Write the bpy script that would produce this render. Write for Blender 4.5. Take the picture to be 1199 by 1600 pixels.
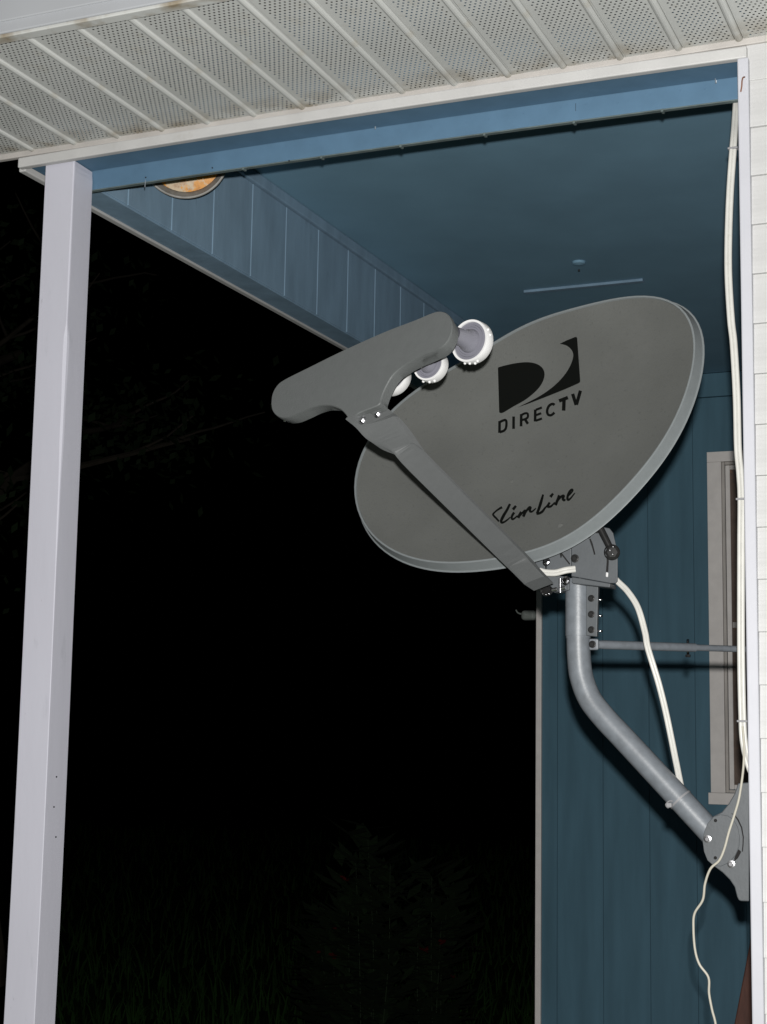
import bpy, bmesh, math, random
import numpy as np
from mathutils import Vector, Matrix
random.seed(7)
rng = np.random.default_rng(7)
scene = bpy.context.scene
for o in list(bpy.data.objects):
    bpy.data.objects.remove(o, do_unlink=True)
COL = scene.collection

# ---------------------------------------------------------------- camera, sky, flash, exposure
# world: X along the house front, Y into the porch, Z up; the front wall is the plane y = 0
S = 3.90                                   # height of the soffit above the ground
W, H, F = 1199.0, 1600.0, 2445.5           # photograph size and focal length, in its pixels
PITCH, YAW, ROLL = .140, .406, -.017
CAM = np.array([.444, -3.153, S - 1.448])
def _rot(p, y, r):
    cy, sy, cp, sp, cr, sr = math.cos(y), math.sin(y), math.cos(p), math.sin(p), math.cos(r), math.sin(r)
    return (np.array([[cy, -sy, 0], [sy, cy, 0], [0, 0, 1]]) @ np.array([[1, 0, 0], [0, cp, -sp], [0, sp, cp]])
            @ np.array([[cr, 0, sr], [0, 1, 0], [-sr, 0, cr]]))
R = _rot(PITCH, YAW, ROLL)                 # columns: right, forward, up
cd = bpy.data.cameras.new('camera'); cam = bpy.data.objects.new('camera', cd); COL.objects.link(cam)
cam.matrix_world = Matrix(((R[0, 0], R[0, 2], -R[0, 1], CAM[0]), (R[1, 0], R[1, 2], -R[1, 1], CAM[1]),
                           (R[2, 0], R[2, 2], -R[2, 1], CAM[2]), (0, 0, 0, 1)))
cd.sensor_fit = 'HORIZONTAL'; cd.sensor_width = 36; cd.lens = 36 * F / W
cd.clip_start = .05; cd.clip_end = 500
scene.camera = cam

world = bpy.data.worlds.new('World'); scene.world = world; world.use_nodes = True
nt = world.node_tree
sky = nt.nodes.new('ShaderNodeTexSky'); sky.sky_type = 'NISHITA'; sky.sun_disc = False
sky.sun_elevation = math.radians(-12); sky.sun_rotation = math.radians(200)
nt.links.new(sky.outputs[0], nt.nodes['Background'].inputs[0]); nt.nodes['Background'].inputs[1].default_value = .05

# the camera's own flash, just above the lens: the only light that lit this night photograph
fl = bpy.data.lights.new('camera_flash', 'POINT'); fl.energy = 715; fl.color = (1.0, .985, .96); fl.shadow_soft_size = .014
flo = bpy.data.objects.new('camera_flash', fl); COL.objects.link(flo)
flo.location = CAM + R @ np.array([.010, .01, .078])
scene.view_settings.view_transform = 'Standard'; scene.view_settings.look = 'None'
scene.view_settings.exposure = 0; scene.view_settings.gamma = 1; scene.view_settings.use_curve_mapping = False

def ray(u, v): return R @ np.array([(u - W / 2) / F, 1, -(v - H / 2) / F])
def hit(u, v, ax, val):                    # where the sight line through a picture point meets the plane axis = val
    d = ray(u, v); return CAM + (val - CAM[ax]) / d[ax] * d
def at(u, v, Z): return CAM + ray(u, v) * Z
def c2w(r): return R @ np.array([r[0], r[2], -r[1]])     # (right, down, forward) -> world direction
def unit(v): v = np.asarray(v, float); return v / np.linalg.norm(v)

# ---------------------------------------------------------------- materials
def mat(name, col, rough=.5, var=.0, vscale=8, bump=0, bscale=60, spec=.4, metal=0, stain_or_glow=None, stretch=None, speck=None):
    m = bpy.data.materials.new(name); m.use_nodes = True
    t = m.node_tree; N = t.nodes.new; L = t.links.new
    b = t.nodes['Principled BSDF']
    b.inputs['Roughness'].default_value = rough; b.inputs['Metallic'].default_value = metal
    b.inputs['Specular IOR Level'].default_value = spec
    b.inputs['Base Color'].default_value = (*col, 1)
    tc = N('ShaderNodeTexCoord'); src = tc.outputs['Object']
    if stretch:
        mp = N('ShaderNodeMapping'); mp.inputs['Scale'].default_value = stretch; L(src, mp.inputs[0]); src = mp.outputs[0]
    cur = None
    if var:
        n = N('ShaderNodeTexNoise'); n.inputs['Scale'].default_value = vscale; n.inputs['Detail'].default_value = 6; L(src, n.inputs['Vector'])
        r = N('ShaderNodeValToRGB'); r.color_ramp.elements[0].position = .3; r.color_ramp.elements[1].position = .7
        r.color_ramp.elements[0].color = (*[c * (1 - var) for c in col], 1); r.color_ramp.elements[1].color = (*[min(1, c * (1 + var)) for c in col], 1)
        L(n.outputs[0], r.inputs[0]); cur = r.outputs[0]
    for st in ([stain_or_glow] if stain_or_glow else []) + ([speck] if speck else []):
        scol, sscale, lo, hi, amt = st
        n = N('ShaderNodeTexNoise'); n.inputs['Scale'].default_value = sscale; n.inputs['Detail'].default_value = 8; n.inputs['Roughness'].default_value = .65; L(src, n.inputs['Vector'])
        mr = N('ShaderNodeMapRange'); mr.inputs[1].default_value = lo; mr.inputs[2].default_value = hi; mr.inputs[4].default_value = amt; L(n.outputs[0], mr.inputs[0])
        mx = N('ShaderNodeMix'); mx.data_type = 'RGBA'; L(mr.outputs[0], mx.inputs[0])
        if cur: L(cur, mx.inputs[6])
        else: mx.inputs[6].default_value = (*col, 1)
        mx.inputs[7].default_value = (*scol, 1); cur = mx.outputs[2]
    if cur: L(cur, b.inputs['Base Color'])
    if bump:
        n = N('ShaderNodeTexNoise'); n.inputs['Scale'].default_value = bscale; n.inputs['Detail'].default_value = 4; L(src, n.inputs['Vector'])
        bp = N('ShaderNodeBump'); bp.inputs['Strength'].default_value = bump; bp.inputs['Distance'].default_value = .002
        L(n.outputs[0], bp.inputs['Height']); L(bp.outputs[0], b.inputs['Normal'])
    return m

BLUE = (.195, .292, .385)
M = dict(
    soffit=mat('soffit_vinyl', (.49, .50, .485), .55, .05, 5, .1, 40, stain_or_glow=((.36, .31, .22), 9, .58, .78, .55)),
    corner=mat('corner_trim_vinyl', (0.4322, 0.4370, 0.4750), .45, .03, 9, .1, 50),
    trim=mat('white_trim_paint', (0.4480, 0.4455, 0.4410), .5, .05, 12, .15, 80, stain_or_glow=((.33, .31, .27), 22, .6, .8, .5)),
    channel=mat('channel_vinyl', (.40, .38, .36), .6, .08, 14),
    fascia=mat('fascia_aluminium', (0.3630, 0.3762, 0.3960), .45, .04, 4),
    post=mat('post_paint', (0.4945, 0.4945, 0.5590), .5, .04, 6, .25, 35, stretch=(1, 1, .25), speck=((.30, .30, .33), 55, .68, .74, .7), stain_or_glow=((.34, .35, .39), 30, .62, .8, .6)),
    siding=mat('siding_vinyl', (0.4464, 0.4464, 0.4464), .5, .05, 6, .4, 40, stretch=(.25, 1, 4), stain_or_glow=((.40, .40, .385), 5, .56, .76, .6)),
    blue_front=mat('blue_header_paint', (0.0869, 0.1615, 0.2422), .6, .07, 16, .2, 70, spec=.15),
    channel_blue=mat('raw_board_edge', (.10, .13, .13), .7, .2, 30),
    blue=mat('blue_porch_paint', BLUE, .6, .12, 14, .3, 60, spec=.15, stretch=(1, 1, .3), speck=((.12, .17, .22), 30, .64, .72, .5)),
    blue_line=mat('blue_groove_paint', (0.1662, 0.2932, 0.3478), .6, .2, 60),
    ceil=mat('ceiling_blue_paint', (0.1782, 0.3127, 0.4133), .65, .08, 3, .15, 40, spec=.15),
    wall=mat('teal_wall_paint', (0.0842, 0.1720, 0.2291), .65, .13, 14, .35, 60, spec=.12, stretch=(1, 1, .12), stain_or_glow=((.05, .11, .14), 3, .58, .75, .5)),
    groove=mat('wall_groove_paint', (.06, .13, .18), .7, .05, 9),
    wtrim=mat('wall_trim_paint', (0.7912, 0.7544, 0.7268), .55, .06, 20),
    sash=mat('aluminium_sash', (.46, .43, .40), .4, .2, 30, spec=.5, metal=.1, stretch=(1, 1, .2)),
    glass=mat('dark_window_glass', (.16, .12, .10), .12, .3, 6, stain_or_glow=((.55, .28, .12), 5, .55, .72, .8), spec=.5),  # orange blotches imitate a dim warm reflection, put into the pane's colour
    dish=mat('dish_powder_coat', (0.0928, 0.0959, 0.0913), .62, .10, 5, .3, 260, spec=.25, stain_or_glow=((.112, .113, .11), 9, .56, .74, .3), speck=((.058, .061, .058), 150, .58, .72, .6)),
    rim=mat('dish_rim_coat', (0.1674, 0.1834, 0.1891), .5, .04, 60, .1, 200, spec=.35),
    arm=mat('arm_grey_plastic', (0.0778, 0.0818, 0.0834), .5, .03, 60, .12, 240, spec=.4),
    housing=mat('housing_grey_plastic', (0.0800, 0.0855, 0.0856), .55, .03, 60, .2, 260, spec=.35),
    mast=mat('mast_galvanised_paint', (.145, .16, .178), .42, .12, 55, .12, 160, spec=.5, stain_or_glow=((.10, .105, .11), 18, .55, .75, .5)),
    bracket=mat('bracket_grey_coat', (0.0681, 0.0754, 0.0819), .5, .05, 50, .1, 180, spec=.4),
    white_cap=mat('white_cap_plastic', (.55, .55, .55), .35, .03, 40),
    cap_grey=mat('cap_grey_plastic', (.14, .14, .165), .35, .04, 40, spec=.5),
    print=mat('black_print', (.004, .0045, .004), .8, spec=.03),
    chrome=mat('zinc_bolt', (.60, .60, .62), .24, .15, 40, metal=1),
    dark_metal=mat('dark_bolt', (.03, .03, .03), .3, .1, 40, metal=.5),
    void=mat('dark_slot', (.008, .008, .008), .9),
    cable=mat('white_cable_jacket', (.52, .515, .485), .4, .05, 30, stain_or_glow=((.38, .36, .30), 40, .6, .8, .5)),
    tie=mat('cable_tie', (.22, .22, .23), .5),
    wire=mat('cream_wire', (.42, .40, .34), .5, .05, 40),
    rust=mat('rusty_nail', (.16, .07, .04), .8, .3, 90),
    steel=mat('hook_steel', (.30, .34, .38), .4, .1, 60, metal=.4),
    lamp_ring=mat('lamp_ring_metal', (.22, .215, .20), .5, .15, 40, spec=.4, stain_or_glow=((.12, .10, .08), 30, .5, .7, .6)),
    amber=mat('amber_mottled_glass', (.56, .235, .018), .45, .35, 25, stain_or_glow=((.50, .42, .30), 9, .60, .64, .9), speck=((.20, .06, .01), 26, .55, .7, .8)),
    brown=mat('red_brown_wood', (0.0818, 0.0293, 0.0189), .6, .3, 12, .2, 40, stretch=(6, 6, .7)),
    grass=mat('grass_blades', (0.0170, 0.0459, 0.0102), .8, .3, 3, spec=.05),
    soil=mat('lawn_soil', (0.0204, 0.0374, 0.0119), .9, .4, 2, .5, 20, spec=.05),
    tree_leaf=mat('tree_leaf', (.022, .040, .018), .7, .3, 3, spec=.1), bark=mat('tree_bark', (.05, .042, .032), .9, .3, 8),
    leaf=mat('plant_leaf', (0.0101, 0.0252, 0.0067), .7, .3, 20),
    bloom=mat('red_bloom', (0.0880, 0.0066, 0.0055), .6, .2, 40),
    floor=mat('porch_boards', (.22, .22, .22), .7, .15, 5),
    fitting=mat('wall_fitting_paint', (0.1950, 0.2175, 0.2025), .5, .1, 30),
)

# ---------------------------------------------------------------- helpers
def empty(name, loc, label, cat, group=None):
    o = bpy.data.objects.new(name, None); COL.objects.link(o); o.location = loc
    o.empty_display_size = .1
    o['label'] = label; o['category'] = cat
    if group: o['group'] = group
    return o
def root_loc(o):
    while o.parent: o = o.parent
    return np.array(o.location)
class MB:
    def __init__(s): s.v = []; s.f = []; s.sm = []
    def add(s, vs, fs, smooth=False):
        k = len(s.v); s.v += [tuple(map(float, p)) for p in vs]; s.f += [tuple(i + k for i in f) for f in fs]; s.sm += [smooth] * len(fs); return s
    def box(s, a, b):
        (x0, y0, z0), (x1, y1, z1) = np.minimum(a, b), np.maximum(a, b)
        return s.add([(x0, y0, z0), (x1, y0, z0), (x1, y1, z0), (x0, y1, z0), (x0, y0, z1), (x1, y0, z1), (x1, y1, z1), (x0, y1, z1)],
                     [(0, 3, 2, 1), (4, 5, 6, 7), (0, 1, 5, 4), (1, 2, 6, 5), (2, 3, 7, 6), (3, 0, 4, 7)])
    def hexa(s, p):                        # 8 points: four of one end, four of the other
        return s.add(p, [(0, 1, 2, 3), (7, 6, 5, 4), (0, 4, 5, 1), (1, 5, 6, 2), (2, 6, 7, 3), (3, 7, 4, 0)])
    def prism(s, poly, vec):               # a closed outline pushed along a vector
        n = len(poly); poly = np.array(poly, float); vec = np.array(vec, float)
        return s.add(list(poly) + list(poly + vec), [tuple(range(n))[::-1], tuple(range(n, 2 * n))] + [(i, (i + 1) % n, n + (i + 1) % n, n + i) for i in range(n)])
    def tube(s, path, r, n=12, flat=None, caps=True):
        P = np.array(path, float); k = len(P); rr = np.broadcast_to(np.array(r, float), (k,))
        T = np.gradient(P, axis=0); T /= np.linalg.norm(T, axis=1)[:, None]
        u = np.array([0, -1, 0.]) if flat is None else np.array(flat, float)
        vs = []
        for i in range(k):
            if abs(u @ T[i]) > .98: u = np.array([0, 0, 1.])
            u = unit(u - T[i] * (u @ T[i])); w = np.cross(T[i], u)
            vs += [P[i] + rr[i] * (math.cos(a) * u + math.sin(a) * w) for a in np.arange(n) * 2 * math.pi / n]
        fs = [(i * n + j, i * n + (j + 1) % n, (i + 1) * n + (j + 1) % n, (i + 1) * n + j) for i in range(k - 1) for j in range(n)]
        s.add(vs, fs, True)
        if caps:
            a = len(s.v) - k * n; s.f += [tuple(range(a, a + n))[::-1], tuple(range(a + (k - 1) * n, a + k * n))]; s.sm += [False] * 2
        return s
    def lathe(s, c, ax, prof, n=32, smooth=True):   # prof: (distance along the axis, radius)
        c = np.array(c, float); ax = unit(ax); u = unit(np.cross(ax, (0, 0, 1) if abs(ax[2]) < .9 else (1, 0, 0))); w = np.cross(ax, u)
        vs = [c + ax * d + r * (math.cos(a) * u + math.sin(a) * w) for d, r in prof for a in np.arange(n) * 2 * math.pi / n]
        fs = [(i * n + j, i * n + (j + 1) % n, (i + 1) * n + (j + 1) % n, (i + 1) * n + j) for i in range(len(prof) - 1) for j in range(n)]
        s.add(vs, fs, smooth); return s
    def ball(s, c, r, n=8):
        return s.lathe(c, (0, 0, 1), [(r * -math.cos(a), max(1e-5, r * math.sin(a))) for a in np.linspace(0, math.pi, n)], n)
    def mesh(s, name, off=(0, 0, 0), bevel=0):
        me = bpy.data.meshes.new(name); me.from_pydata([tuple(np.array(p) - off) for p in s.v], [], s.f)
        me.polygons.foreach_set('use_smooth', s.sm); me.update()
        bm = bmesh.new(); bm.from_mesh(me); bmesh.ops.recalc_face_normals(bm, faces=bm.faces)
        for e in bm.edges:
            if len(e.link_faces) == 2 and e.calc_face_angle(0) > .62: e.smooth = False
        bm.to_mesh(me); bm.free()
        return me
    def build(s, name, m, parent=None, bevel=0, label=None, kind=None, seg=2):
        off = root_loc(parent) if parent else np.zeros(3)
        me = s.mesh(name, off); me.materials.append(M[m])
        o = bpy.data.objects.new(name, me); COL.objects.link(o)
        if parent: o.parent = parent
        if bevel:
            b = o.modifiers.new('bevel', 'BEVEL'); b.width = bevel; b.segments = seg; b.limit_method = 'ANGLE'; b.angle_limit = .6
            b.harden_normals = False
        if label: o['label'] = label
        if kind: o['kind'] = kind
        return o
def boxo(name, a, b, m, parent, bevel=0, **k): return MB().box(a, b).build(name, m, parent, bevel, **k)
def copies(o, shifts):
    for d in shifts:
        c = o.copy(); COL.objects.link(c); c.location = Vector(o.location) + Vector(d)
def smooth_path(pts, n=8):                # Catmull-Rom through the points
    P = np.array(pts, float); P = np.vstack([2 * P[0] - P[1], P, 2 * P[-1] - P[-2]]); out = []
    for i in range(1, len(P) - 2):
        for t in np.linspace(0, 1, n, endpoint=False):
            a, b, c, d = P[i - 1:i + 3]
            out.append(.5 * (2 * b + (c - a) * t + (2 * a - 5 * b + 4 * c - d) * t * t + (3 * b - a - 3 * c + d) * t ** 3))
    return np.array(out + [P[-2]])
def bolt(name, c, ax, r, parent, m='chrome', washer=True, stud=0):
    c = np.array(c, float); ax = unit(ax); b = MB()
    if washer: b.lathe(c, ax, [(0, r * 1.45), (r * .22, r * 1.45), (r * .25, r * 1.3), (r * .25, 1e-4)], 20)
    b.lathe(c, ax, [(0, r), (r * .75, r), (r * .95, r * .8), (r * .95, 1e-4)], 6, False)
    if stud: b.lathe(c, ax, [(0, r * .5), (stud, r * .5), (stud, 1e-4)], 10)
    return b.build(name, m, parent)

# ---------------------------------------------------------------- ground
def structure(o): o['kind'] = 'structure'; return o
g = MB(); n_ = 40
gx = np.linspace(-120, 120, n_); gy = np.linspace(-60, 180, n_)
vs = [(x, y, 0) for y in gy for x in gx]
g.add(vs, [(j * n_ + i, j * n_ + i + 1, (j + 1) * n_ + i + 1, (j + 1) * n_ + i) for j in range(n_ - 1) for i in range(n_ - 1)])
structure(g.build('lawn', 'soil'))
fb = MB(); fb.box((-2.0, -.05, .70), (1.9, 4.29, .95)); structure(fb.build('porch_floor', 'floor'))

# ---------------------------------------------------------------- front wall with its siding
hw = empty('siding_wall', (.9, 0, 0), 'white lap siding wall with a narrow corner trim, right of the porch opening', 'wall')
LAP = .1045; z_first = S - .193
sb = MB().add([(-.100, -.006, z_first + LAP), (2.6, -.006, z_first + LAP), (2.6, -.014, z_first), (-.100, -.014, z_first),
               (-.100, .01, z_first + LAP), (2.6, .01, z_first + LAP), (2.6, .004, z_first), (-.100, .004, z_first)],
              [(0, 1, 2, 3), (4, 7, 6, 5), (3, 2, 6, 7), (0, 4, 5, 1), (0, 3, 7, 4), (1, 5, 6, 2)])
s0 = sb.build('siding_board', 'siding', hw, .0012)
copies(s0, [(0, 0, -LAP * k) for k in range(1, 28)])
MB().add([(-.100, -.009, S - .09), (2.6, -.009, S - .09), (2.6, -.009, S - .002), (-.100, -.009, S - .002), (-.100, .01, S - .09), (2.6, .01, S - .09), (2.6, .01, S - .002), (-.100, .01, S - .002)],
         [(0, 1, 2, 3), (4, 7, 6, 5), (3, 2, 6, 7), (0, 4, 5, 1), (0, 3, 7, 4), (1, 5, 6, 2)]).build('siding_board', 'siding', hw, .0012)
boxo('backing', (-.0935, .014, .05), (2.6, .1, S + .25), 'trim', hw)
boxo('corner_trim', (-.1165, -.024, .05), (-.0935, .012, S - .044), 'corner', hw, .003)
MB().tube(smooth_path([hit(1164, 120, 1, -.03), hit(1161.5, 121, 1, -.036), hit(1160, 126, 1, -.033), hit(1159.5, 134, 1, -.030), hit(1158, 143, 1, -.024)]), .0016, 8).build('bent_nail', 'rust', hw, label='rusty bent nail in the corner trim')
# inner jamb side of the wall (faces into the porch)
boxo('jamb', (-.104, .016, .05), (-.094, 4.2, S + .31), 'wall', hw)

# ---------------------------------------------------------------- soffit
so = empty('porch_soffit', (-.9, -.3, S), 'perforated grey white vinyl soffit with ribs under the eave at the top', 'soffit')
PW, DEP = .127, .584
def soffit_panel():
    b = MB(); cx, cy = .0112, .0112; m0 = .008
    nx = 8; ny = int((DEP - .02) / cy); x0 = m0; y0 = -DEP + .010; r = .0025
    hole = [(r * math.cos(a), r * math.sin(a)) for a in np.arange(8) * math.pi / 4]
    for j in range(ny):
        sh = cx / 2 if j % 2 else 0
        for i in range(nx):
            X = x0 + cx * i + sh; Y = y0 + cy * j; c = (X + cx / 2, Y + cy / 2)
            v = [(X + cx, Y + cy, 0), (X, Y + cy, 0), (X, Y, 0), (X + cx, Y, 0)] + [(c[0] + h[0], c[1] + h[1], 0) for h in hole]
            b.add(v, [(0, 1, 4 + 3, 4 + 2, 4 + 1), (1, 2, 4 + 5, 4 + 4, 4 + 3), (2, 3, 4 + 7, 4 + 6, 4 + 5), (3, 0, 4 + 1, 4 + 0, 4 + 7)])
        xa, xb = x0 + sh, x0 + sh + cx * nx; Y = y0 + cy * j
        b.add([(0, Y, 0), (xa, Y, 0), (xa, Y + cy, 0), (0, Y + cy, 0)], [(0, 1, 2, 3)])
        b.add([(xb, Y, 0), (.105, Y, 0), (.105, Y + cy, 0), (xb, Y + cy, 0)], [(0, 1, 2, 3)])
    ye = y0 + cy * ny
    for a, c in ((-DEP, y0), (ye, 0)): b.add([(0, a, 0), (.105, a, 0), (.105, c, 0), (0, c, 0)], [(0, 1, 2, 3)])
    prof = [(.105, 0), (.1054, .0035), (.1064, .0035), (.1068, -.0005), (.1085, -.0032), (.1125, -.0052), (.1165, -.0050), (.1205, -.0032), (.1222, -.0004), (.1226, .0045), (.1238, .0045), (.1242, 0), (.127, 0)]   # a rounded rib between two creases
    for (xa, za), (xb, zb) in zip(prof, prof[1:]):
        b.add([(xa, -DEP, za), (xb, -DEP, zb), (xb, 0, zb), (xa, 0, za)], [(0, 1, 2, 3)])
    return b
pm = soffit_panel(); me = pm.mesh('soffit_panel'); me.materials.append(M['soffit'])
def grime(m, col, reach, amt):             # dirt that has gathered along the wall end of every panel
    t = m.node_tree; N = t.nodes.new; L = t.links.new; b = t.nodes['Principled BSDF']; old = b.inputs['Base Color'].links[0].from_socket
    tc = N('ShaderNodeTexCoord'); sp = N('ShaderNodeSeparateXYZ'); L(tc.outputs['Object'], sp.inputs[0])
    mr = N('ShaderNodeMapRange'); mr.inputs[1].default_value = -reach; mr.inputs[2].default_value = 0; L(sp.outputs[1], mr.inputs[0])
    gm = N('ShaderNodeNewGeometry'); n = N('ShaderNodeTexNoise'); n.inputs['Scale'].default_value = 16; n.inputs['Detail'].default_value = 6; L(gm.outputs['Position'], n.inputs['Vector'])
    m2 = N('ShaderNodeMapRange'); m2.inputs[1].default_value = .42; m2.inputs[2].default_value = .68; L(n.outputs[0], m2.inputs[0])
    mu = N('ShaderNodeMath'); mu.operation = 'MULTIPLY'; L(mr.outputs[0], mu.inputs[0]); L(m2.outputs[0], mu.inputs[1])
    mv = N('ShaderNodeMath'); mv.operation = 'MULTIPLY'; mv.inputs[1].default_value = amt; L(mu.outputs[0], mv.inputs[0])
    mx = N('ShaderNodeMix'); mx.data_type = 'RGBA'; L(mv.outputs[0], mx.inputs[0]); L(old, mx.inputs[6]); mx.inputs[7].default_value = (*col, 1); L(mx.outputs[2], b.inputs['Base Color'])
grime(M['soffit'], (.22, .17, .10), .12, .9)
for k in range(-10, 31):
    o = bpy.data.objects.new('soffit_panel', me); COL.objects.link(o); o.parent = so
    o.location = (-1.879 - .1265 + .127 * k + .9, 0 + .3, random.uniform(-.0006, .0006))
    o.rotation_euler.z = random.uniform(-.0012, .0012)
MB().box((-3.2, -.016, S - .013), (2.6, -.001, S + .004)).build('wall_channel', 'channel', so, .002)
fa = empty('fascia_board', (-.3, -.6, S), 'pale bluish white fascia board with a bottom lip, top left corner above the soffit', 'fascia')
MB().box((-3.2, -DEP - .022, S - .012), (2.6, -DEP + .006, S - .004)).build('drip_lip', 'soffit', fa, .002)
MB().box((-3.2, -DEP - .024, S - .0035), (2.6, -DEP - .004, S + .19)).build('board', 'fascia', fa, .003)
MB().box((-3.2, -DEP - .030, S + .020), (2.6, -DEP - .0245, S + .19)).build('board_step', 'fascia', fa, .003)

# ---------------------------------------------------------------- front header
XL, XR = -1.93, -.097
hd = empty('porch_header', (-1.02, .05, S - .04), 'blue front beam with a white trim strip across the top of the porch opening', 'beam')
sag = lambda x: .006 * (1 - ((x + 1.02) / .91) ** 2)
def long_box(x0, x1, y0, y1, z0, z1, n=14):
    b = MB(); X = np.linspace(x0, x1, n)
    v = [p for x in X for p in ((x, y0, z0 + sag(x)), (x, y1, z0 + sag(x)), (x, y1, z1 + sag(x)), (x, y0, z1 + sag(x)))]
    f = [(i * 4 + j, i * 4 + (j + 1) % 4, i * 4 + 4 + (j + 1) % 4, i * 4 + 4 + j) for i in range(n - 1) for j in range(4)] + [(0, 3, 2, 1), (4 * n - 4, 4 * n - 3, 4 * n - 2, 4 * n - 1)]
    return b.add(v, f)
long_box(XL, XR, -.022, -.003, S - .0435, S - .0175).build('white_trim', 'trim', hd, .003)
long_box(XL + .021, -.117, -.001, .086, S - .037, S - .012).build('beam_underside', 'blue_front', hd)
gx_ = [hit(u, v, 1, .09)[0] for u, v in ((380, 262), (502, 243), (626, 226), (757, 209), (897, 190), (1035, 173))]
edges = [-1.80] + gx_ + [-.117]
long_box(edges[0], edges[-1], .089, .101, S - .0855, S + .30).build('hanging_board', 'blue_front', hd, .0015)
long_box(edges[0] + .002, edges[-1] - .002, .0895, .1015, S - .0882, S - .0858).build('bottom_edging', 'channel_blue', hd)
xk = hit(900, 178, 1, .089)[0]
MB().box((xk - .0004, .0884, S - .060), (xk + .0004, .0888, S - .042)).build('crack', 'void', hd)
for x in gx_:
    z = S - .0855 + sag(x)
    MB().box((x - .003, .0885, z - .0065), (x + .003, .1035, z + .0005)).build('clip', 'channel_blue', hd, .001)
boxo('beam_core', (-1.83, .104, S + .02), (-.117, .16, S + .30), 'blue', hd)
def hook(u, v, y, parent):
    p = hit(u, v, 1, y); L = .012
    MB().tube(smooth_path([p + (0, .004, L), p + (0, -.004, L), p + (0, -.006, 0), p + (.001, -.008, -L * .9), p + (.003, -.011, -L), p + (.004, -.013, -L * .6)]), .0011, 8).build('hook', 'steel', parent)
for u_ in range(210, 1140, 47):           # paint filled nail heads along the hanging board
    p = hit(u_ + random.uniform(-9, 9), 100, 1, .0888); MB().lathe((p[0], .0892, S - .052 + random.uniform(-.006, .006) + sag(p[0])), (0, -1, 0), [(0, .0022), (.0009, .0018), (.0009, 1e-4)], 7).build('nail_head', 'blue_front', hd)
hook(588, 196, .086, hd); hook(1119, 124, .086, hd)
for u, v in ((228, 277), (332, 262), (452, 251)):
    p = hit(u, v, 1, .088); MB().lathe(p, (0, -1, 0), [(0, .002), (.0012, .0018), (.0012, 1e-4)], 8).build('screw', 'dark_metal', hd)
hook(229, 287, .095, hd)

# ---------------------------------------------------------------- return header (left end of the porch)
rh = empty('return_header', (-1.88, 2.2, S - .04), 'blue grooved beam with a white lower edge running back along the porch left side', 'beam')
boxo('white_trim', (-1.942, .0, S - .046), (-1.9215, 4.29, S + .12), 'trim', rh, .003)
boxo('beam_underside', (-1.9205, .0915, S - .040), (-1.838, 4.29, S - .012), 'blue', rh)
ys = [.11, .344, .574, .811, 1.055, 1.292, 1.538, 1.786, 2.03, 2.278, 2.522, 2.768, 3.014, 3.26, 3.506, 3.752, 3.998, 4.288]
for a, b_ in zip(ys, ys[1:]):
    boxo('panel_board', (-1.846, a + .0022, S - .034), (-1.834, b_ - .0022, S + .268), 'blue', rh, .002)
boxo('groove_backing', (-1.852, .11, S - .033), (-1.8375, 4.288, S + .267), 'blue_line', rh)
boxo('ceiling_batten', (-1.850, .165, S + .2695), (-1.822, 4.288, S + .306), 'blue', rh, .003)
boxo('outer_core', (-1.9195, .0915, S - .010), (-1.854, 4.288, S + .30), 'blue', rh)

# ---------------------------------------------------------------- ceiling
ce = empty('porch_ceiling', (-1, 2.2, S + .31), 'flat dark blue porch ceiling behind the front beam', 'ceiling')
cs = [.165, 4.29]
for a, b_ in zip(cs, cs[1:]): boxo('ceiling_sheet', (-1.85, a + .0008, S + .3075), (-.118, b_ - .0004, S + .325), 'ceil', ce, .0008)
p, q = hit(820, 457, 2, S + .3), hit(1008, 441, 2, S + .3)
boxo('batten', (p[0], p[1] - .014, S + .296), (q[0], p[1] + .014, S + .307), 'blue', ce, .002, label='thin batten strip on the ceiling')
p = hit(905, 412, 2, S + .3)
MB().lathe(p, (0, 0, 1), [(-.006, 1e-4), (-.005, .012), (-.001, .024), (.008, .026)], 20).build('cover_cap', 'ceil', ce, label='small round cap on the ceiling')
p = hit(905, 424, 2, S + .3); MB().tube([p, p + (0, 0, .012)], .004, 8).build('screw', 'dark_metal', ce)

# ---------------------------------------------------------------- back wall
YB = 4.30
bw = empty('back_wall', (-1, YB, 0), 'dark teal blue grooved wall at the back of the porch with a white corner edge', 'wall')
gs = [-1.892, -1.813, -1.584, -1.357, -1.134, -.907, -.680, -.453, -.226, -.117]
for a, b_ in zip(gs, gs[1:]): boxo('wall_board', (a + .0009, YB, .952), (b_ - .0009, YB + .014, S + .188), 'wall', bw, .002)
boxo('groove_backing', (-1.892, YB + .006, .952), (-.117, YB + .05, S + .188), 'groove', bw)
boxo('frieze_board', (-1.836, YB - .012, S + .19), (-.119, YB + .03, S + .306), 'wall', bw, .003)
boxo('corner_trim', (-1.921, YB - .010, .952), (-1.8925, YB + .07, S - .05), 'wtrim', bw, .003)
wl, wr, wt, wb = -1.06, -.32, S - .085, S - 1.752
wn = empty('window', (-.7, YB, S - .9), 'tall window with a wide pale frame in the blue back wall beside the mast', 'window')
fw = .068
for a, b_ in (((wl, wb + .052), (wl + fw, wt - .05)), ((wr - fw, wb + .052), (wr, wt - .05)), ((wl, wt - .0495), (wr, wt)), ((wl - .012, wb - .002), (wr + .012, wb + .0515))):
    boxo('frame_board', (a[0], YB - .026, a[1]), (b_[0], YB - .001, b_[1]), 'wtrim', wn, .002)
boxo('pane', (wl + fw + .02, YB - .004, wb + .07), (wr - fw - .02, YB - .0015, wt - .065), 'glass', wn)
sx0, sx1, sz0, sz1 = wl + fw + .001, wr - fw - .001, wb + .053, wt - .051
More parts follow.
